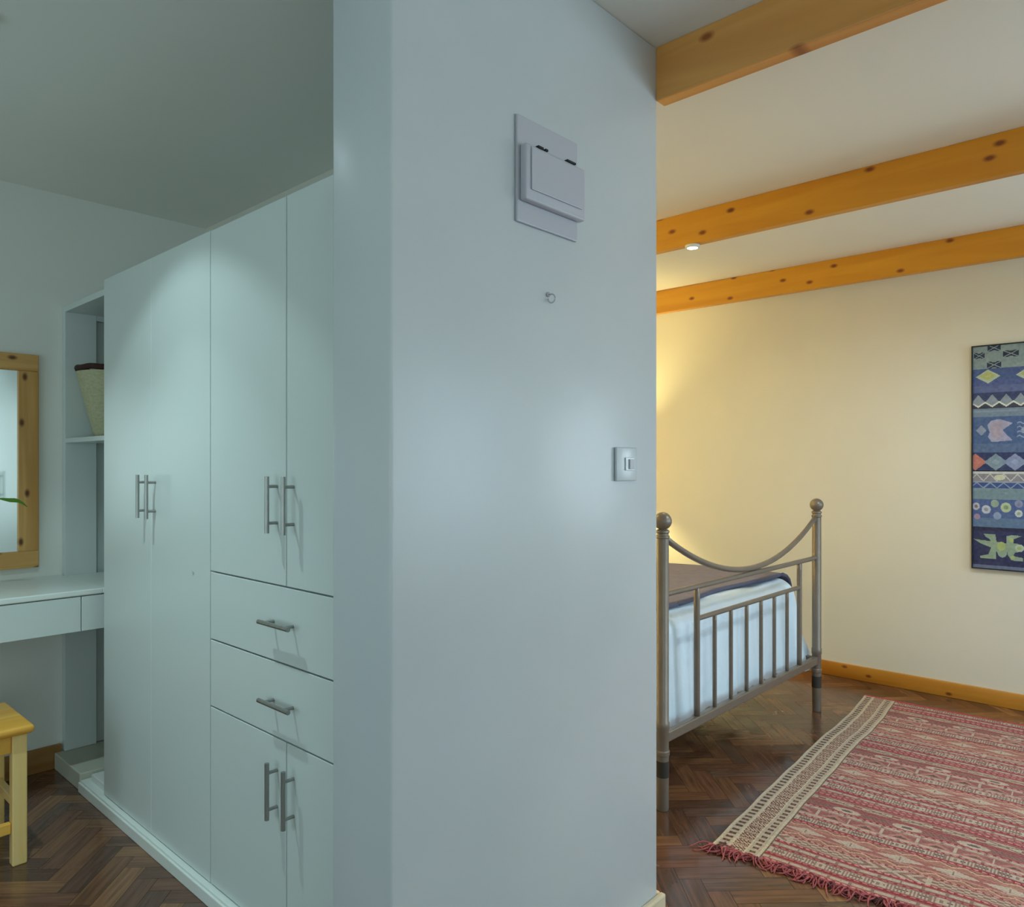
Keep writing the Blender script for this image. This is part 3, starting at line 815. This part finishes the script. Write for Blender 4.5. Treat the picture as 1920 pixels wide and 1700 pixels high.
# ---- textile artwork: printed cloth in a thin black frame
def art_colors(nu, nv, W, H):
    U = (np.arange(nu)+.5)/nu*W/0.000328      # in drawing units
    Vv = (np.arange(nv)+.5)/nv*H/0.000396
    u, v = np.meshgrid(U, Vv)
    out = np.zeros((nv, nu, 3))
    rs = np.random.RandomState(3)
    def put(mask, c): out[mask] = c
    def band(a, b, c): put((v >= a) & (v < b), c)
    def dia(cu, cv, ru, rv, c, m0=True): put((np.abs(u-cu)/ru + np.abs(v-cv)/rv) < 1, c)
    def ell(cu, cv, ru, rv, c): put(((u-cu)/ru)**2 + ((v-cv)/rv)**2 < 1, c)
    def poly(pts, c):
        inside = np.zeros(u.shape, bool); n = len(pts)
        for i in range(n):
            (x1, y1), (x2, y2) = pts[i], pts[(i+1) % n]
            if y1 == y2: continue
            cnd = ((y1 > v) != (y2 > v)) & (u < (x2-x1)*(v-y1)/(y2-y1)+x1)
            inside ^= cnd
        put(inside, c)
    def tri(per, ph): return np.abs(((u+ph)/per) % 1 - .5)*2
    NAVY, BLUE, MID, SLATE, GREY, BLK, WHT = (34, 40, 78), (66, 86, 140), (84, 104, 150), (104, 124, 156), (138, 156, 160), (38, 44, 60), (208, 216, 214)
    band(-1, 310, (132, 152, 156))
    per = 425
    for k in range(-1, 9):
        for (du, cv, ww, hh) in ((90, 125, 150, 80), (300, 30, 190, 90), (300, 262, 200, 90), (535, 125, 215, 90)):
            cu = du + k*850*0.52*2 if False else du + k*880
            m = (np.abs(u-cu) < ww/2) & (np.abs(v-cv) < hh/2)
            lu, lv = (u-cu)/(ww/2), (v-cv)/(hh/2)
            put(m, (34, 44, 66)); put(m & (np.abs(np.abs(lu)-np.abs(lv)) < 0.11), (150, 166, 176))
            put(m & (np.abs(lu) < .45) & (np.abs(np.abs(lu)*1.3-np.abs(lv)) > 0.5) & (np.abs(lv) > .75), (132, 152, 156))
    band(310, 470, BLUE); band(470, 640, (74, 88, 146)); put((v > 545) & (v < 630), (86, 100, 150))
    for k in range(5):
        dia(215+k*560, 415, 175, 95, (176, 192, 168)); dia(215+k*560, 405, 120, 60, (178, 184, 112))
    band(640, 850, (48, 58, 100))
    t_ = tri(196, 20)
    put((v >= 660) & (v < 850) & (v > 660+110*t_), (136, 150, 166))
    put((v >= 660) & (v < 850) & (v > 775+60*(1-t_)), (50, 54, 70))
    put((v >= 700) & (v < 850) & (np.abs(v-(768+58*(1-t_))) < 12), (222, 224, 214))
    band(850, 965, (112, 132, 158)); put((v > 880) & (v < 900), (128, 148, 168))
    band(965, 1330, (66, 92, 142))
    for k in range(4):
        o_ = k*620
        dia(120+o_, 1150, 75, 75, (140, 152, 184))
        poly([(205+o_, 1080), (260+o_, 1020), (370+o_, 1000), (500+o_, 1040), (560+o_, 1060), (480+o_, 1110), (420+o_, 1150), (480+o_, 1220), (560+o_, 1290), (420+o_, 1300), (270+o_, 1310), (215+o_, 1240), (240+o_, 1180)], (160, 160, 196))
        poly([(250+o_, 1090), (340+o_, 1030), (450+o_, 1070), (390+o_, 1140), (440+o_, 1240), (300+o_, 1270), (260+o_, 1180)], (166, 156, 178))
        for q in (1060, 1120, 1180, 1240):
            m = (np.abs((u-(o_+690)))/75 < 1) & (np.abs(v-q-12*np.sin(u/18)) < 9); put(m, (136, 156, 196))
    band(1330, 1450, (80, 104, 148)); band(1450, 1700, (38, 50, 96))
    cols_ = [(190, 116, 104), (126, 148, 170), (132, 146, 188), (120, 150, 160)]
    for k in range(9):
        dia(60+k*265-(25 if k == 0 else 0), 1582, 165, 115, cols_[k % 4])
        dia(60+k*265, 1582, 60, 40, tuple(min(255, q+14) for q in cols_[k % 4]))
    band(1712, 1740, (202, 206, 208)); band(1740, 1845, (140, 136, 146))
    t2_ = tri(190, 40)
    put((v > 1740) & (v < 1845) & (np.abs(v-(1745+95*t2_)) < 9), (206, 208, 208))
    for k in range(4): ell(380+k*700, 1790, 75, 38, (212, 216, 190))
    band(1845, 1860, (150, 160, 186)); band(1860, 1940, (52, 76, 140)); put((v > 1860) & (v < 1940) & (np.abs(v-(1862+75*t2_)) < 10), (136, 156, 190))
    band(1940, 2090, (118, 144, 160)); band(2090, 2340, (74, 96, 154)); band(2340, 2470, (90, 118, 158))
    for k in range(4):
        for (cu, cv, rr, c, c2) in ((45, 2190, 50, (196, 194, 206), (110, 110, 130)), (190, 2230, 58, (196, 204, 224), (140, 150, 160)), (310, 2145, 52, (146, 172, 158), (150, 170, 140)),
                                (465, 2195, 66, (190, 206, 170), (130, 160, 120)), (640, 2140, 50, (136, 144, 180), (120, 130, 170)), (640, 2270, 48, (200, 214, 210), (150, 170, 160)), (60, 2330, 40, (160, 140, 176), (170, 130, 150)), (345, 2310, 50, (140, 160, 200), (140, 160, 200))):
            ell(cu+k*720, cv, rr*1.1, rr, c); ell(cu+k*720, cv, rr*.5, rr*.45, c2)
    band(2470, 2985, (42, 46, 88)); band(2470, 2520, (34, 38, 70))
    for k in range(3):
        o_ = k*1040
        A, B = (148, 172, 150), (174, 192, 120)
        poly([(o_+5, 2640), (o_+250, 2660), (o_+380, 2690), (o_+380, 2740), (o_+260, 2745), (o_+120, 2700)], A)
        poly([(o_+150, 2560), (o_+320, 2565), (o_+335, 2660), (o_+420, 2680), (o_+620, 2670), (o_+760, 2730), (o_+620, 2790), (o_+420, 2780), (o_+325, 2800), (o_+330, 2895), (o_+110, 2895), (o_+100, 2870), (o_+220, 2840), (o_+262, 2740), (o_+250, 2640), (o_+180, 2600)], A)
        ell(o_+415, 2790, 70, 80, A); ell(o_+400, 2720, 60, 60, B)
        poly([(o_+470, 2690), (o_+470, 2580), (o_+560, 2560), (o_+680, 2570), (o_+560, 2620), (o_+580, 2700), (o_+600, 2780), (o_+560, 2840), (o_+700, 2860), (o_+700, 2905), (o_+540, 2900), (o_+490, 2830)], A)
        ell(o_+540, 2630, 32, 30, B); ell(o_+560, 2860, 36, 24, B); ell(o_+650, 2730, 60, 50, (190, 206, 190)); ell(o_+650, 2730, 34, 22, B)
    band(2985, 3100, (104, 116, 152))
    # worn dye: mottling of the cloth itself
    n = rs.normal(0, 1, out.shape[:2]); k_ = np.ones(5)/5
    n = np.apply_along_axis(lambda a: np.convolve(a, k_, 'same'), 0, n); n = np.apply_along_axis(lambda a: np.convolve(a, k_, 'same'), 1, n)
    out += n[..., None]*22
    out = out*0.86 + np.array([118, 128, 150])*0.14
    return np.clip(out, 8, 245)
AY0, AH, AZ1 = 0.925, 1.212, 1.944
AW = 0.80
t = thing('textile_artwork', 'tall indigo printed textile artwork in thin black frame on the cream wall', 'artwork', (XR, AY0-AW/2, AZ1-AH))
nu, nv = 300, 480
cols = art_colors(nu, nv, AW-0.012, AH-0.012)
P = np.zeros((nv+1, nu+1, 3))
P[..., 0] = XR-0.018
P[..., 1] = (AY0-0.006) - (AW-0.012)*np.linspace(0, 1, nu+1)[None, :]
P[..., 2] = (AZ1-0.006) - (AH-0.012)*np.linspace(0, 1, nv+1)[:, None]
me = pattern_mesh('printed_cloth', P - np.array(t.location)[None, None, :], cols, 0.012, flip=True)
me.materials.append(attr_mat('dyed_cloth', 0.55, 0.25, 500))
o = bpy.data.objects.new('printed_cloth', me); C.objects.link(o); o.parent = t
bm = None
xf0, xf1 = XR-0.026, XR-0.0005
bm = box(xf0, xf1, AY0-0.0055, AY0, AZ1-AH, AZ1); box(xf0, xf1, AY0-AW, AY0-AW+0.0055, AZ1-AH, AZ1, bm=bm)
box(xf0, xf1, AY0-AW+.0055, AY0-.0055, AZ1-0.0055, AZ1, bm=bm); box(xf0, xf1, AY0-AW+.0055, AY0-.0055, AZ1-AH, AZ1-AH+0.0055, bm=bm)
obj('frame', bm, M['frame_black'], t)

# ---- flat-woven rug
def rug_colors(ns, nw, LEN, WID):
    s_, w_ = np.meshgrid((np.arange(ns)+.5)/ns*LEN, (np.arange(nw)+.5)/nw*WID, indexing='ij')   # s from the fringed end, w from the border side
    ROSE, RED, PINK, BEI, TAU, DRK = (150, 98, 98), (148, 62, 70), (204, 140, 138), (184, 168, 154), (140, 116, 110), (104, 90, 88)
    out = np.zeros((ns, nw, 3)); out[:] = TAU
    def fill(m, c): out[m] = c
    y = 0.0; i = 0
    seq = [('plain', .016), ('twist', .010), ('plain', .006), ('dash', .018), ('plain', .006), ('red', .008), ('twist', .010), ('comb', .046), ('twist', .010), ('plain', .006), ('dash', .020), ('plain', .006), ('red', .006), ('twist', .010),
           ('arrow', .046), ('twist', .010), ('zig', .030), ('line', .005), ('diam', .046), ('line', .005), ('zig', .030), ('twist', .010), ('red', .006), ('comb', .044), ('twist', .010), ('dash', .016), ('line', .006), ('tri', .040), ('line', .006),
           ('dash', .018), ('twist', .010), ('dots', .046), ('red', .008), ('plain', .008), ('chain', .044), ('plain', .010), ('red', .006), ('twist', .012)]
    while y < LEN:
        kind, wd = seq[i % len(seq)]; i += 1
        m = (s_ >= y) & (s_ < y+wd); q = (s_-y)/wd
        tw = (w_ / 0.026) % 1
        if kind == 'plain': fill(m, ROSE); 
        elif kind == 'red': fill(m, RED)
        elif kind == 'line': fill(m, (190, 142, 134))
        elif kind == 'twist': fill(m, RED); fill(m & (((w_/0.022) + q*0.3) % 1 < .6) & (q > .2) & (q < .9), PINK)
        elif kind == 'dash': fill(m, TAU); fill(m & ((w_/0.062) % 1 < .86) & (q > .15) & (q < .85), BEI); fill(m & ((w_/0.031) % 1 < .16) & (q > .45) & (q < .75), (160, 140, 124))
        elif kind == 'comb':
            fill(m, TAU); g = (w_/0.17) % 1; b = (w_/0.0105) % 1
            fill(m & (g < .86) & (b < .52) & (q > .14) & (q < .86), BEI); fill(m & (g < .86) & (b < .3) & (np.abs(q-.5) < .10), DRK)
            fill(m & (g >= .86) & (q > .1) & (q < .9), BEI); fill(m & (g >= .90) & (g < .95) & (np.abs(q-.5) < .2), TAU)
        elif kind == 'arrow':
            fill(m, (146, 112, 104)); g = (w_/0.42) % 1; z = np.abs(q-.5)*2
            fill(m & (g < .46) & ((g*9.5 + z*.9*np.sign(.23-g)) % 1 < .48), BEI)
            ch = ((w_/0.017).astype(int) + (q*5).astype(int)) % 2 == 0
            fill(m & (g >= .50) & ch & (q > .1) & (q < .9), BEI); fill(m & (g >= .46) & (g < .50), BEI)
        elif kind == 'zig':
            fill(m, (160, 118, 108)); z = np.abs(((w_/0.07) % 1)-.5)*2
            fill(m & (np.abs(q-.2-.6*z) < .13), (204, 160, 140)); fill(m & (np.abs(q-.45-.6*z) < .08), (120, 88, 84))
        elif kind == 'diam':
            fill(m, (160, 104, 100)); g = np.abs(((w_/0.15) % 1)-.5)*2; z = np.abs(q-.5)*2
            fill(m & (z < (1-g)*.95), BEI); fill(m & (z < .5) & (g < .04), TAU)
        elif kind == 'tri':
            fill(m, ROSE); g = (w_/0.11) % 1
            fill(m & (q < 1-np.abs(g-.5)*2.2) & (q > .08), (176, 128, 118)); fill(m & (q < .55-np.abs(g-.5)*2.0) & (q > .08), (108, 84, 80)); fill(m & (g > .93), BEI)
        elif kind == 'dots':
            fill(m, (150, 100, 98)); g = ((w_/0.20) % 1); e = ((g-.5)*4.2)**2 + ((q-.5)*2.3)**2
            fill(m & (e < 1), BEI); fill(m & (e < .16), DRK); fill(m & (np.abs(q-.5) < .32) & (e > 1.3) & ((w_/0.016+q*2) % 1 < .45), (120, 96, 92))
        elif kind == 'chain':
            fill(m, (178, 160, 142)); g = np.abs(((w_/0.13) % 1)-.5)*2; z = np.abs(q-.5)*2
            r_ = z + (1-g)
            fill(m & (np.abs(z-(1-g)*.9) < .14), (120, 104, 98)); fill(m & (z < .28) & (g < .22), (140, 84, 84)); fill(m & (z > .9), RED)
        y += wd
    # woven border on the long side: ladder | zigzag | ladder between pale lines
    b = w_
    CRE = (196, 184, 166)
    def ladder(a0, a1):
        m = (b >= a0) & (b < a1); q = (b-a0)/(a1-a0); fill(m, (182, 166, 150))
        fill(m & ((s_/0.031) % 1 < .48) & (q > .16) & (q < .84), (86, 74, 66)); fill(m & ((s_/0.031) % 1 < .48) & (np.abs(q-.5) < .1), (120, 92, 82))
    fill(b < 0.153, CRE)
    ladder(0.009, 0.044); ladder(0.108, 0.143)
    m = (b >= 0.052) & (b < 0.100); q = (b-.052)/.048; fill(m, (194, 174, 156))
    z = np.abs(((s_/0.052) % 1)-.5)*2
    fill(m & (np.abs(((q*1.7+z*1.0) % .5)-.25) < .12), (102, 64, 60))
    fill((b >= 0.153) & (b < 0.160), (110, 100, 86))
    fill(s_ > LEN-0.018, (178, 74, 72)); fill((s_ < 0.012), (160, 88, 92))
    rs = np.random.RandomState(8)
    out += rs.normal(0, 7, out.shape[:2])[..., None]
    out += rs.normal(0, 4, (ns, 1, 1))
    return np.clip(out, 10, 245)
RL, RW = 2.10, 1.45
ns, nw = 560, 300
cols = rug_colors(ns, nw, RL, RW)
# edge of the border side followed from the fringed end to the wall
ex = np.array([2.311, 2.491, 2.760, 3.003, 3.494, 3.823, 4.12, 4.407]); ey = np.array([1.222, 1.241, 1.262, 1.279, 1.318, 1.330, 1.352, 1.385])
s = np.linspace(0, 1, ns+1); wv = np.linspace(0, 1, nw+1)
P = np.zeros((ns+1, nw+1, 3))
for j, ww in enumerate(wv):
    dy = ww*RW
    x0 = 2.311 + 0.125*dy - 0.035*dy*dy + 0.006*math.sin(dy*11); x1 = 4.407 + 0.05*dy
    X = x0 + (x1-x0)*s
    P[:, j, 0] = X
    xe = ex[0] + (ex[-1]-ex[0])*s
    P[:, j, 1] = np.interp(xe, ex, ey) - dy
    P[:, j, 2] = 0.0075 + 0.003*np.sin(X*9 + dy*3)*0.6 + 0.0015*np.sin(X*23-dy*7)
rug = bpy.data.objects.new('rug', None); C.objects.link(rug); rug.location = (3.3, 0.6, 0)
tag(rug, 'red and beige flat-woven fringed rug on the parquet beside the bed', 'rug')
Pl = P - np.array([3.3, 0.6, 0])[None, None, :]
me = pattern_mesh('woven_field', Pl, cols, 0.0)
# the slab's underside: flatten the rim ring onto the floor
n0 = (ns+1)*(nw+1)
co = np.zeros(len(me.vertices)*3, dtype=np.float32); me.vertices.foreach_get('co', co); co = co.reshape(-1, 3); co[n0:, 2] = 0.0008
me.vertices.foreach_set('co', co.ravel()); me.update()
me.materials.append(attr_mat('kilim_weave', 0.95, 0.6, 260, dist=0.002))
o = bpy.data.objects.new('woven_field', me); C.objects.link(o); o.parent = rug
# fringe at the near end: tangled tassels
M['fringe'] = mottled('red_wool', rgb(160, 70, 80), rgb(190, 110, 112), 90, 0.95, 0.5, 300)
M['fringe_dark'] = mottled('dark_wool', rgb(90, 46, 50), rgb(140, 84, 84), 90, 0.95, 0.5, 300)
rnd = random.Random(5)
def fringe(name, mtl, count, lmin, lmax, rr, seed):
    rnd = random.Random(seed); bm = bmesh.new()
    for k in range(count):
        j = rnd.random()*nw; ji = int(j); p = P[0, ji]
        bx_, by_ = p[0], p[1]
        Ln = rnd.uniform(lmin, lmax)*(1.35 if by_ > 1.17 else 1.0); ang = rnd.gauss(0, 0.75)
        if k % 7 == 0: Ln *= 1.5
        dx, dy = -math.cos(ang), math.sin(ang)
        pts = []; curl = rnd.uniform(-1.6, 1.6)
        hgt = rnd.uniform(0.002, 0.014)
        for q in range(6):
            u = q/5; a2 = curl*u
            ddx = dx*math.cos(a2)-dy*math.sin(a2); ddy = dx*math.sin(a2)+dy*math.cos(a2)
            pts.append((bx_ + 0.006 + ddx*Ln*u, by_ + ddy*Ln*u, max(rr+0.0006, 0.007 + hgt*math.sin(PI*min(1, u*1.3)) - 0.006*u)))
        tube(pts, rr, 5, bm=bm, radii=[rr, rr, rr*0.95, rr*.9, rr*.8, rr*.5])
    o_ = obj(name, bm, mtl, rug, smooth=True); o_['kind'] = 'stuff'; return o_
fringe('fringe', M['fringe'], 460, 0.024, 0.060, 0.0026, 5)
fringe('fringe', M['fringe_dark'], 130, 0.015, 0.038, 0.0024, 9)
